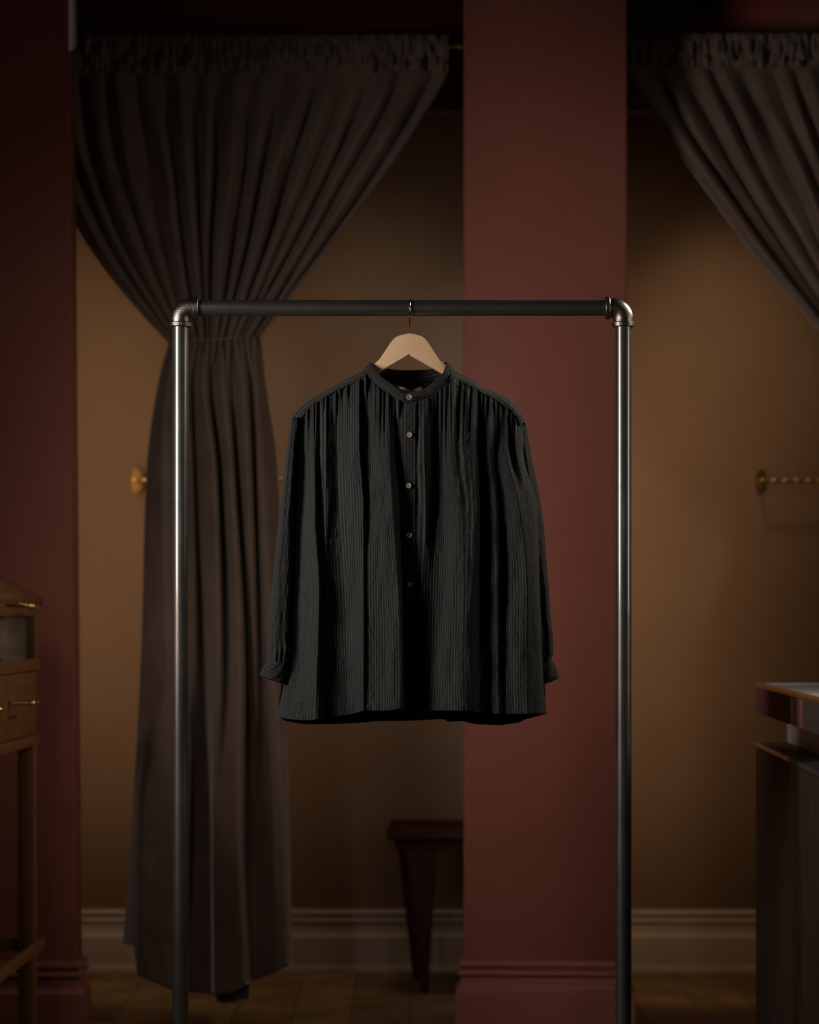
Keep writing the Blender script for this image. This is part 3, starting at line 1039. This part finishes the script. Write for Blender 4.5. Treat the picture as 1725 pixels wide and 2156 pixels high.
# ------------------------------------------------------------------ curtains
def curtain(name, label, group, Y0, top_l, top_r, tie_l, tie_r, tie_y, hem_rows, seed, xoff=0.0, y_top=75, y_head=150, lean=1.0):
    r = np.random.default_rng(seed)
    root = thing(name, label, 'curtain', (PX((tie_l + tie_r) / 2, Y0), Y0, 0.0), 0, group)
    base = Vector(root.location)
    nf = 30
    # fold positions (0..1) with irregular spacing
    pos = np.cumsum(r.uniform(0.6, 1.5, nf)); pos = (pos - pos[0]) / (pos[-1] - pos[0])
    amp = np.where(np.arange(nf) % 2 == 1, r.uniform(0.5, 1.25, nf), r.uniform(-0.45, -0.05, nf))
    per = 14
    u = np.concatenate([pos[i] + (pos[i + 1] - pos[i]) * np.arange(per) / per for i in range(nf - 1)] + [[1.0]])
    k = np.concatenate([i + np.arange(per) / per for i in range(nf - 1)] + [[nf - 1.0]])
    fold = pchip(np.arange(nf), amp, k) * 0.6 + np.interp(k, np.arange(nf), amp) * 0.4
    fold = np.clip(fold + 0.12, 0, None) ** 0.7
    nc = len(u)

    # header: a shirred heading with a rod pocket
    nr = 46
    V = np.zeros((nr, nc, 3)); U = np.zeros((nr, nc, 2))
    for i in range(nr):
        t = i / (nr - 1)
        py = y_top + (y_head + 6 - y_top) * t
        px = top_l + (top_r - top_l) * u
        ruff = 0.006 * np.sin(px * 2 * PI / 15 + 2.4 * vnoise(px / 23.0, 0 * px + t * 1.2)) * (0.45 + 0.55 * vnoise(px / 40 + 5, t * 3 + 0 * px))
        ruff += 0.014 * vnoise(px / 15.0, 0 * px + t * 3.2 + 7) + 0.009 * vnoise(px / 6.0, 0 * px + t * 2.5)
        pock = 0.016 * math.sin(min(1, t * 1.08) * PI) ** 0.6 + (0.010 if t > 0.9 else 0.010 * (t / 0.9) ** 3)
        ruff = ruff * (0.5 + 0.5 * math.sin(t * PI)) + 0.014 * max(0, 1 - abs(t - 0.72) / 0.22) * vnoise(px / 11.0 + 50, 0 * px + t * 6)
        yy = Y0 - 0.012 - pock - ruff
        wob = 1.6 * vnoise(px / 9.0, 0 * px + 2) * (1 if i == 0 else 0.4) * (1 - t)
        sc = FPX / (CAM_D + yy)
        V[i] = np.stack([(px - CX) / sc, yy, CAM_H - (py + wob - HOR) / sc], -1)
        U[i] = np.stack([u, 0 * u + t], -1)
    V[:, :, :] -= np.array(base)
    grid_mesh('header', V, M['velvet'], root, U, 0.003, offset=1)

    # drape: fan above the tie, falling folds below
    V = []; U = []
    nup = 110
    exps = 1.0 + 0.75 * np.clip(1 - u / 0.55, 0, 1) ** 1.2 * (1 if lean > 0 else 0.25) + (0.12 if lean > 0 else 0.0)
    for i in range(nup):
        t = i / (nup - 1)
        py = y_head + (tie_y(u) - y_head) * t
        g = t ** exps
        # the last bit before the tie curves in
        xt = top_l + (top_r - top_l) * u
        xe = tie_l + (tie_r - tie_l) * u
        px = xt + (xe - xt) * g + 6 * vnoise(u * 14 + 3, 0 * u + t * 3) * math.sin(t * PI)
        a = (0.048 * (1 - t) + 0.056 * t) * (1 - 0.6 * t ** 5) * (0.35 + 0.65 * min(1, t * 5))
        bulge = 0.058 * t ** 3 * np.sqrt(np.clip(1 - (2 * u - 1) ** 2, 0, 1))
        yy = Y0 - 0.012 - a * fold * (0.9 + 0.5 * vnoise(u * 22, 0 * u + t * 2.0)) - bulge - 0.003 * vnoise(u * 30, 0 * u + t * 6)
        sc = FPX / (CAM_D + yy)
        V.append(np.stack([(px - CX) / sc, yy, CAM_H - (py - HOR) / sc], -1))
        U.append(np.stack([u, 0 * u + 1 - 0.4 * t], -1))
    # lower rows: control columns spread on the same u
    ncl = len(hem_rows[0][1])
    kk = np.arange(ncl) / (ncl - 1)
    rowsx = [tie_l + (tie_r - tie_l) * u]
    rowsh = [9.0 * fold]
    rowsy = [None]
    for py, xs, hs in hem_rows:
        xs = np.asarray(xs, float) + xoff
        rowsx.append(np.interp(u, kk, xs))
        rowsh.append(0.6 * pchip(kk, np.asarray(hs, float), u) + 0.4 * np.interp(u, kk, hs))
        rowsy.append(py)
    ty = tie_y(u)
    hemy = lin([(p[0] + xoff, p[1]) for p in HEMC], rowsx[-1])
    nlo = 160
    for i in range(1, nlo):
        t = i / (nlo - 1)
        row_px = np.zeros(nc); row_h = np.zeros(nc)
        py = ty + (hemy - ty) * t
        # common knots in t
        kn = [0.0] + [(p - 720) / (2075 - 720) for p in rowsy[1:-1]] + [1.0]
        row_px = np.array([0.0] * nc)
        row_px = pchip(kn, np.array(rowsx), [t])[0]
        row_h = pchip(kn, np.array(rowsh), [t])[0]
        # the cloth springs out below the tie
        bulge = (0.058 * (1 - t) + 0.035 * t) * np.sqrt(np.clip(1 - (2 * u - 1) ** 2, 0, 1))
        fine = 0.004 * fold * (math.exp(-t * 6) + 0.8 * math.exp(-t * 1.6)) + 0.0016 * vnoise(u * 18 + 9, 0 * u + t * 7)
        hemw = 0.0016 * vnoise(u * 90, 0 * u + t * 60) * (1 if t > 0.93 else 0) - (0.002 if abs(t - 0.935) < 0.005 else 0)
        yy = Y0 - 0.012 - bulge - row_h * 0.0027 - fine - hemw
        sc = FPX / (CAM_D + yy)
        V.append(np.stack([(row_px - CX) / sc, yy, CAM_H - (py - HOR) / sc], -1))
        U.append(np.stack([u, 0 * u + 0.6 - 0.6 * t], -1))
    V = np.array(V) - np.array(base)
    grid_mesh('drape', V, M['velvet'], root, np.array(U), 0.004, offset=1)

    # lining flap showing under the middle of the hem
    # tie-back cord
    bm = bmesh.new()
    cxp, rr = (tie_l + tie_r) / 2, (tie_r - tie_l) / 2
    pts = []
    for a in np.linspace(0, 2 * PI, 60):
        px = cxp - (rr + 2.5) * math.cos(a)
        yy = Y0 - 0.012 - 0.086 * math.sin(a) if math.sin(a) > 0 else Y0 + 0.004 - 0.02 * math.sin(a)
        pts.append(P(px, float(tie_y(np.array((px - tie_l) / (tie_r - tie_l)))) - 0.5, yy) - base)
    tube(bm, pts, 0.0038, 10)
    tb = bmobj('tieback', bm, M['cord'], root, smooth=True)
    tb['label'] = 'rust brown cord tieback'
    return root


HEMC = [(262, 1986), (284, 1991), (292, 2054), (330, 2070), (366, 2085), (400, 2088), (430, 2092), (455, 2095), (480, 2088), (525, 2068), (570, 2052), (613, 2030)]
HROWS = [
    (800, [338, 352, 380, 396, 408, 428, 446, 470, 486, 512, 522, 538, 554], [0, 16, 6, 16, 6, 22, 8, 22, 10, 22, 8, 16, 0]),
    (1000, [312, 340, 390, 403, 411, 450, 461, 487, 497, 522, 531, 547, 581], [0, 26, 10, 18, 4, 28, 4, 26, 4, 26, 6, 18, 0]),
    (1400, [300, 350, 396, 412, 426, 460, 474, 505, 518, 536, 548, 574, 597], [0, 32, 12, 12, -10, 34, 14, 38, -2, 16, 2, 28, 0]),
    (1750, [284, 300, 385, 402, 446, 452, 475, 503, 512, 545, 560, 596, 606], [-10, 32, 34, -12, -22, 24, 34, 46, -4, -4, 2, 32, 4]),
    (2075, [262, 292, 368, 404, 448, 454, 485, 515, 526, 552, 570, 604, 613], [-30, 26, 42, -10, -22, 26, 38, 50, 4, -4, 2, 30, 6]),
]
cur1 = curtain('curtain', 'brown velvet curtain tied back in full view behind the left post of the rack', 'velvet curtains of the alcoves',
               1.50, 60, 945, 358, 546, lambda u: 722 - 13 * u, HROWS, 11)
cur2 = curtain('curtain', 'brown velvet curtain in the right alcove, cut off by the right edge of the photo', 'velvet curtains of the alcoves',
               1.50, 1318, 2240, 1812, 1998, lambda u: 790 + 0 * u, HROWS, 23, xoff=1450, y_top=72, y_head=140, lean=-1)

# lining flap under the hem of the first curtain
bm = bmesh.new()
fl = [(455, 2092), (475, 2090), (500, 2082), (524, 2070), (524, 2103), (505, 2106), (494, 2112), (484, 2110), (470, 2113), (456, 2108)]
base = Vector(cur1.location)
v0 = [bm.verts.new(P(x, y, 1.478) - base) for x, y in fl]
v1 = [bm.verts.new(P(x, y, 1.482) - base) for x, y in fl]
bm.faces.new(v0); bm.faces.new(v1[::-1])
for i in range(len(fl)):
    bm.faces.new((v0[i], v1[i], v1[(i + 1) % len(fl)], v0[(i + 1) % len(fl)]))
lf = bmobj('lining', bm, M['velvet'], cur1)

# rods
for (x0, x1, lab, py) in ((-1.45, PX(966, 1.5), 'brass curtain rod of the left alcove, its end showing left of the red pier', 97),
                          (0.62, 2.15, 'brass curtain rod hidden in the heading of the right curtain', 94)):
    z = PZ(py, 1.5)
    t = thing('curtain_rod', lab, 'curtain rod', ((x0 + x1) / 2, 1.503, z), 0, 'brass rods of the alcoves')
    bm = bmesh.new(); tube(bm, [(x0 - t.location.x, 0, 0), (x1 - t.location.x, 0, 0)], 0.006, 16)
    bmobj('rod', bm, M['brass'], t, smooth=True)
    if x0 < 0:
        bm = bmesh.new()
        xr = x1 - t.location.x
        lathe(bm, [(0, 0), (0.007, 0), (0.0095, 0.003), (0.0095, 0.012), (0.007, 0.018), (0, 0.018)], (xr - 0.002, 0, 0.001), (1, 0, 0), 24)
        bmobj('end_cap', bm, M['brass'], t, smooth=True)


# ------------------------------------------------------------------ coat rails on the back wall
def coat_rail(px0, px1, py, lab, pin):
    yw = WB
    z = PZ(py, yw - 0.05)
    x0, x1 = PX(px0, yw), PX(px1, yw)
    t = thing('coat_rail', lab, 'coat rail', (x0, yw, z), 0, 'brass rails on the back wall of the alcoves')
    for x in (0, x1 - x0):
        bm = bmesh.new()
        # oval back plate with a domed face
        prof = []
        for k in range(28):
            a = 2 * PI * k / 28
            ax_ = abs(math.cos(a)) ** 0.7 * math.copysign(1, math.cos(a)); az_ = abs(math.sin(a)) ** 0.8 * math.copysign(1, math.sin(a))
            prof.append((x + 0.0165 * ax_, 0.038 * az_))
        prism(bm, prof, 'y', -0.016, -0.001)
        bm.faces.ensure_lookup_table()
        bmesh.ops.bevel(bm, geom=[e for e in bm.edges if all(abs(v.co.y + 0.016) < 1e-5 for v in e.verts)], offset=0.004, segments=3, affect='EDGES')
        bp = bmobj('backplate', bm, M['dull_brass'], t, smooth=False)
        bm = bmesh.new()
        tube(bm, [(x, -0.015, 0), (x, -0.062, 0)], 0.0065, 16)
        bmobj('bracket_arm', bm, M['brass'], t, smooth=True)
    bm = bmesh.new()
    L_ = x1 - x0
    n = 120
    pts = [(q * L_ * 1.0, -0.062, 0) for q in np.linspace(-0.012, 1.012, n)]
    tube(bm, pts, [0.0058 + 0.0009 * math.sin(k * 0.9) for k in range(n)], 14)
    bmobj('rail', bm, M['brass'], t, smooth=True)
    return t


coat_rail(290, 700, 1011, 'brass coat rail on the back wall of the left alcove, half hidden by the curtain', 0)
coat_rail(1600, 2010, 1013, 'brass coat rail on the back wall of the right alcove, running out of the photo', 0)

# ------------------------------------------------------------------ stool
YS = 2.04
st = thing('stool', 'dark red brown wooden stool with tapered legs against the back wall beside the red pier', 'stool', (PX(962, YS), YS, 0), YAW)
sx0 = PX(821, YS) - st.location.x
SW = -sx0
zt = PZ(1746, YS - 0.15)
bm = bmesh.new()
# dished seat with a moulded edge
prof = [(0.000, 0.000), (0.004, -0.004), (0.004, -0.024), (-0.004, -0.030), (-0.020, -0.036), (-0.024, -0.046), (-0.030, -0.060)]
rings = []
for o, dz in prof:
    ring = []
    n = 12
    for (cx_, cy_, a0) in ((SW - 0.02, -0.15, -90), (SW - 0.02, 0.15, 0), (-SW + 0.02, 0.15, 90), (-SW + 0.02, -0.15, 180)):
        for q in range(5):
            a = math.radians(a0 + 90 * q / 4)
            ring.append(bm.verts.new((cx_ + (0.02 + o) * math.cos(a), cy_ + (0.02 + o) * math.sin(a), zt + dz)))
    rings.append(ring)
for a_, b_ in zip(rings[:-1], rings[1:]):
    for q in range(20):
        bm.faces.new((a_[q], a_[(q + 1) % 20], b_[(q + 1) % 20], b_[q]))
bm.faces.new(rings[-1])
cv = bm.verts.new((0, 0, zt - 0.008))
inner = [bm.verts.new((v.co.x * 0.8, v.co.y * 0.8, zt - 0.006)) for v in rings[0]]
for q in range(20):
    bm.faces.new((rings[0][q], inner[q], inner[(q + 1) % 20], rings[0][(q + 1) % 20]))
    bm.faces.new((inner[q], cv, inner[(q + 1) % 20]))
bmobj('seat', bm, M['stool'], st, smooth=False)
for sx in (-1, 1):
    for sy in (-1, 1):
        bm = bmesh.new()
        tx, ty_ = sx * (SW - 0.065), sy * 0.115
        if sy < 0:
            tx = sx * (SW - 0.095)
        bx_, by_ = tx - sx * 0.010, ty_ + sy * 0.012
        n = 10
        rr = []
        for q in range(n):
            f = q / (n - 1)
            z = (zt - 0.058) * (1 - f)
            hwid = 0.036 * (1 - f) ** 1.1 + 0.011
            x = tx + (bx_ - tx) * f; y = ty_ + (by_ - ty_) * f
            rr.append([bm.verts.new((x + dx * hwid, y + dy * hwid * 0.8, z)) for dx, dy in
                       ((-1, -.8), (-.8, -1), (.8, -1), (1, -.8), (1, .8), (.8, 1), (-.8, 1), (-1, .8))])
        for a_, b_ in zip(rr[:-1], rr[1:]):
            for q in range(8):
                bm.faces.new((a_[q], a_[(q + 1) % 8], b_[(q + 1) % 8], b_[q]))
        bm.faces.new(rr[0]); bm.faces.new(rr[-1][::-1])
        bmobj('leg', bm, M['stool'], st)

# ------------------------------------------------------------------ display desk, left edge
YD = 1.05
desk = thing('display_desk', 'brown wooden display desk with slanted lid and brass pulls at the left edge', 'display desk', (PX(84, YD), YD, 0), YAW)
Z = lambda py: PZ(py, YD)
DL = 1.25        # length towards the camera
DW = 0.52
# slanted lid
bm = bmesh.new()
z1 = Z(1258); z0 = Z(1275)
prism(bm, [(0.006, z0), (0.006, z1), (-DW - 0.01, z1 + 0.28), (-DW - 0.01, z0)], 'y', -DL - 0.01, 0.004)
lid = bmobj('lid', bm, M['oak'], desk)
lid['label'] = 'slanted wooden lid'
bm = bmesh.new()
prism(bm, [(-0.045, z1 + 0.024), (-0.047, z1 + 0.031), (-DW + 0.05, z1 + 0.255), (-DW + 0.05, z1 + 0.245)], 'y', -DL + 0.07, -0.12)
bmobj('inset', bm, M['burgundy'], lid)
# frame rails
for nm, za, zb, o in (('top_rail', 1297, 1275.5, -0.004), ('middle_rail', 1411, 1386, 0.0), ('bottom_rail', 1567, 1545, 0.0)):
    bm = bmesh.new(); box(bm, -DW, o, -DL, 0, Z(za), Z(zb), 0.003)
    bmobj(nm, bm, M['oak'], desk)
# end stiles of the glazed part
for y0, y1 in ((-0.045, -0.002), (-DL + 0.002, -DL + 0.045)):
    bm = bmesh.new(); box(bm, -DW + 0.002, -0.004, y0, y1, Z(1386.5), Z(1296.5), 0.002)
    bmobj('stile', bm, M['oakv'], desk)
bm = bmesh.new(); box(bm, -0.012, -0.008, -DL + 0.046, -0.046, Z(1386.2), Z(1297))
gp = bmobj('glass_front', bm, M['glass'], desk)
bm = bmesh.new(); box(bm, -0.06, -0.05, -DL + 0.046, -0.09, Z(1386.2), Z(1297))
bmobj('linen_panel', bm, M['linen'], desk)
bm = bmesh.new(); box(bm, -DW, -DW + 0.012, -DL + 0.046, -0.046, Z(1386.2), Z(1297))
bmobj('back_board', bm, M['oakv'], desk)


def pull(parent, y, z, so, tilt):
    """standing stem with a ball and a bar running along the front"""
    bm = bmesh.new()
    tube(bm, [(0.0, y, z + tilt), (so, y, z)], 0.0042, 12)
    lathe(bm, [(0, 0), (0.009, 0), (0.009, 0.003), (0, 0.003)], (0.0, y, z + tilt), (1, 0, 0), 20)
    tube(bm, [(so, y, z), (so, y + 0.085, z)], 0.0038, 12)
    tube(bm, [(so, y + 0.075, z), (0.0, y + 0.075, z + tilt)], 0.0038, 12)
    bmesh.ops.create_uvsphere(bm, u_segments=20, v_segments=12, radius=0.0088, matrix=Matrix.Translation((so, y, z)))
    h = bmobj('pull', bm, M['brass'], parent, smooth=True)
    h['label'] = 'brass bar pull with ball end'
    return h


# drawers
for y0, y1, yp in ((-0.385, -0.012, -0.37), (-0.80, -0.391, -0.775), (-DL + 0.01, -0.806, -1.18)):
    bm = bmesh.new(); box(bm, -DW + 0.01, -0.006, y0, y1, Z(1544), Z(1412), 0.003)
    d = bmobj('drawer', bm, M['oak'], desk)
    pull(d, yp, 0.884, 0.048, 0.0)
pull(lid, -0.30, 1.115, 0.034, 0.008)
pull(lid, -0.735, 1.115, 0.034, 0.008)
# legs and stretcher
for yl in (-0.002 - 0.05, -DL + 0.05):
    for xl in (-0.002 - 0.045, -DW):
        bm = bmesh.new(); box(bm, xl, xl + 0.042, yl - 0.0, yl + 0.042, 0, Z(1567), 0.003)
        bmobj('leg', bm, M['oakv'], desk)
bm = bmesh.new(); box(bm, -0.001, 0.014, -DL + 0.02, 0.0, Z(1997), Z(1973), 0.003)
bmobj('stretcher', bm, M['oak'], desk)
bm = bmesh.new(); box(bm, -DW + 0.04, -0.047, -0.04, -0.02, Z(1998), Z(1974), 0.003)
bmobj('stretcher', bm, M['oak'], desk)

# ------------------------------------------------------------------ counter cabinet, right edge
YC = 1.0
cab = thing('counter_cabinet', 'near black wooden counter cabinet at the right edge under the grey riser', 'cabinet', (PX(1592, YC), YC, 0), YAW)
ZC = lambda py: PZ(py, YC)
CL = 1.7
zc1 = ZC(1563)
bm = bmesh.new(); box(bm, 0.012, 0.62, -CL, -0.004, 0.0, zc1 - 0.014, 0.002)
bmobj('carcass', bm, M['walnut'], cab)
for y0, y1 in ((-0.645, -0.0), (-1.30, -0.651), (-CL, -1.306)):
    bm = bmesh.new(); box(bm, 0.0, 0.0115, y0, y1, 0.06, zc1 - 0.013, 0.002)
    bmobj('side_panel', bm, M['walnut'], cab)
bm = bmesh.new(); box(bm, 0.0, 0.64, -CL - 0.005, 0.0, zc1 - 0.012, zc1, 0.0015)
bmobj('top', bm, M['charcoal'], cab)
bm = bmesh.new(); box(bm, -0.0025, 0.004, -0.64, -0.003, zc1 - 0.009, zc1 + 0.0015, 0.001)
eb = bmobj('edge_strip', bm, M['brass'], cab)
eb['label'] = 'thin brass edge strip'

xo, zr0, zr1 = 0.078, zc1, ZC(1501)
rz_ = thing('display_riser', 'plain grey riser block on the dark cabinet, carrying the burgundy slab', 'riser', (0, 0, 0), 0)
rz_.location = Matrix.Rotation(YAW, 4, 'Z') @ Vector((xo, -0.002, 0)) + Vector((cab.location.x, cab.location.y, zr0 + 0.0006))
rz_.rotation_euler = (0, 0, YAW)
bm = bmesh.new(); box(bm, 0, 0.46, -CL + 0.3, 0, 0.0, zr1 - zr0 - 0.0005, 0.002)
bmobj('block', bm, M['grey'], rz_)
bm = bmesh.new(); box(bm, 0.012, 0.45, -CL + 0.31, -0.01, 0.0, 0.004)
bmobj('foot', bm, M['charcoal'], rz_)

slab = thing('display_slab', 'burgundy fluted display slab with glinting brass top edge on the grey riser', 'display slab', (0, 0, 0), 0)
slab.location = (cab.location.x, cab.location.y, zr1)
slab.rotation_euler = (0, 0, YAW)
zs = ZC(1438) - zr1
YSEAM = -0.86
bm = bmesh.new()
box(bm, 0.006, 0.58, YSEAM, -0.006, 0.0, zs - 0.010)
bmobj('core', bm, M['burgundy'], slab)
# flutes along the visible side and the far end
rf = random.Random(5)
bm = bmesh.new()
y = -0.004
while y > YSEAM:
    w = rf.uniform(0.028, 0.055)
    y2 = max(y - w, YSEAM)
    d = rf.uniform(0.0, 0.0022)
    box(bm, -0.001 + d, 0.008, y2 + 0.0012, y, 0.001, zs - 0.011, 0.0015, 1)
    y = y2
fl_ = bmobj('fluting', bm, M['burgundy'], slab)
bm = bmesh.new(); box(bm, 0.0, 0.58, -CL + 0.2, YSEAM - 0.0005, 0.0, zs - 0.010, 0.002)
bmobj('end_block', bm, M['charcoal'], slab)
bm = bmesh.new(); box(bm, 0.004, 0.585, -CL + 0.19, -0.004, zs - 0.010, zs, 0.001)
bmobj('top', bm, M['velvet'], slab)
bm = bmesh.new()
nseg = 40
pts = [(0.002 + 0.0016 * math.sin(k * 1.9) , -k / nseg * (CL - 0.2), zs - 0.004) for k in range(nseg + 1)]
tube(bm, pts, [0.0072 + 0.0010 * math.sin(k * 2.3) for k in range(nseg + 1)], 12)
eb = bmobj('edge_strip', bm, M['brass'], slab, smooth=True)
eb['label'] = 'brass edge strip catching the light'


# ------------------------------------------------------------------ light
def area(name, loc, target, sx, sy, power, color, spread=180):
    l = bpy.data.lights.new(name, 'AREA')
    l.shape = 'RECTANGLE'
    l.size = sx; l.size_y = sy
    l.energy = power
    l.color = color
    l.spread = math.radians(spread)
    o = bpy.data.objects.new(name, l)
    COL.objects.link(o)
    o.location = loc
    d = Vector(target) - Vector(loc)
    o.rotation_euler = d.to_track_quat('-Z', 'Y').to_euler()
    return o


def spot(name, loc, target, power, color, angle, blend, radius=0.05):
    l = bpy.data.lights.new(name, 'SPOT')
    l.energy = power
    l.color = color
    l.spot_size = math.radians(angle)
    l.spot_blend = blend
    l.shadow_soft_size = radius
    o = bpy.data.objects.new(name, l)
    COL.objects.link(o)
    o.location = loc
    d = Vector(target) - Vector(loc)
    o.rotation_euler = d.to_track_quat('-Z', 'Y').to_euler()
    return o


area('key_softbox', (-1.60, -1.12, 1.58), (0.0, 0.0, 1.25), 0.55, 0.85, 10.0, (1.0, 0.93, 0.86), 84)
area('rim_softbox', (1.45, 0.60, 2.45), (0.1, 0.0, 1.6), 0.5, 0.35, 7, (1.0, 0.88, 0.76), 90)
area('side_softbox', (2.2, -0.45, 1.55), (0.3, 0.0, 1.4), 0.6, 0.9, 2.2, (1.0, 0.88, 0.76), 90)
spot('added_pier_spot', (1.75, -0.6, 2.75), (0.40, 1.3, 1.35), 22, (1.0, 0.87, 0.74), 62, 1.0, 0.10)  # unseen spot put in to brighten the middle pier
# added strips behind the piers as wall fill, a weak downlight over each alcove
area('added_alcove_strip', (-1.08, 1.62, 1.30), (-0.98, 2.33, 1.30), 0.05, 1.80, 3.1, (1.0, 0.65, 0.37))
area('added_alcove_strip', (0.575, 1.62, 1.16), (0.72, 2.33, 1.16), 0.05, 1.75, 2.9, (1.0, 0.64, 0.35))
area('added_alcove_strip', (0.23, 1.60, 1.30), (-0.05, 2.33, 1.25), 0.05, 2.10, 0.85, (1.0, 0.80, 0.62))
spot('alcove_downlight', (-1.05, 1.74, 2.95), (-0.92, 2.33, 0.80), 7, (1.0, 0.66, 0.36), 54, 1.0, 0.06)
spot('alcove_downlight', (0.85, 1.74, 2.95), (1.15, 2.33, 0.65), 20, (1.0, 0.68, 0.40), 58, 1.0, 0.06)
spot('alcove_fill', (-0.1, 1.78, 2.95), (-0.15, 2.15, 0.0), 14, (1.0, 0.82, 0.64), 64, 1.0, 0.15)
spot('added_curtain_spot', (-1.75, -0.10, 2.35), (-0.44, 1.42, 0.55), 24, (1.0, 0.86, 0.72), 31, 1.0, 0.12)  # raking spot added out of frame to bring out the curtain folds
spot('added_front_spot', (-1.05, -2.6, 2.9), (-0.50, 1.45, 0.28), 46, (1.0, 0.86, 0.74), 24, 1.0, 0.12)  # made-up front spot that lifts the lower curtain
area('added_back_strip', (0.3, -6.0, 1.52), (0.0, 0.0, 1.6), 3.2, 0.06, 1.8, (0.9, 0.95, 1.0))  # unseen strip added behind the camera for a highlight along the crossbar
spot('added_counter_spot', (1.75, 0.9, 2.9), (1.15, 0.45, 0.9), 9, (1.0, 0.74, 0.48), 30, 1.0, 0.08)  # extra spot added out of view for glints on the counter

w = bpy.data.worlds.new('world')
SC.world = w
w.use_nodes = True
bg = w.node_tree.nodes['Background']
bg.inputs['Color'].default_value = (1.0, 0.85, 0.72, 1)
bg.inputs['Strength'].default_value = 0.012

SC.view_settings.view_transform = 'Standard'
SC.view_settings.look = 'None'
SC.view_settings.exposure = 0.0
SC.view_settings.gamma = 1.0
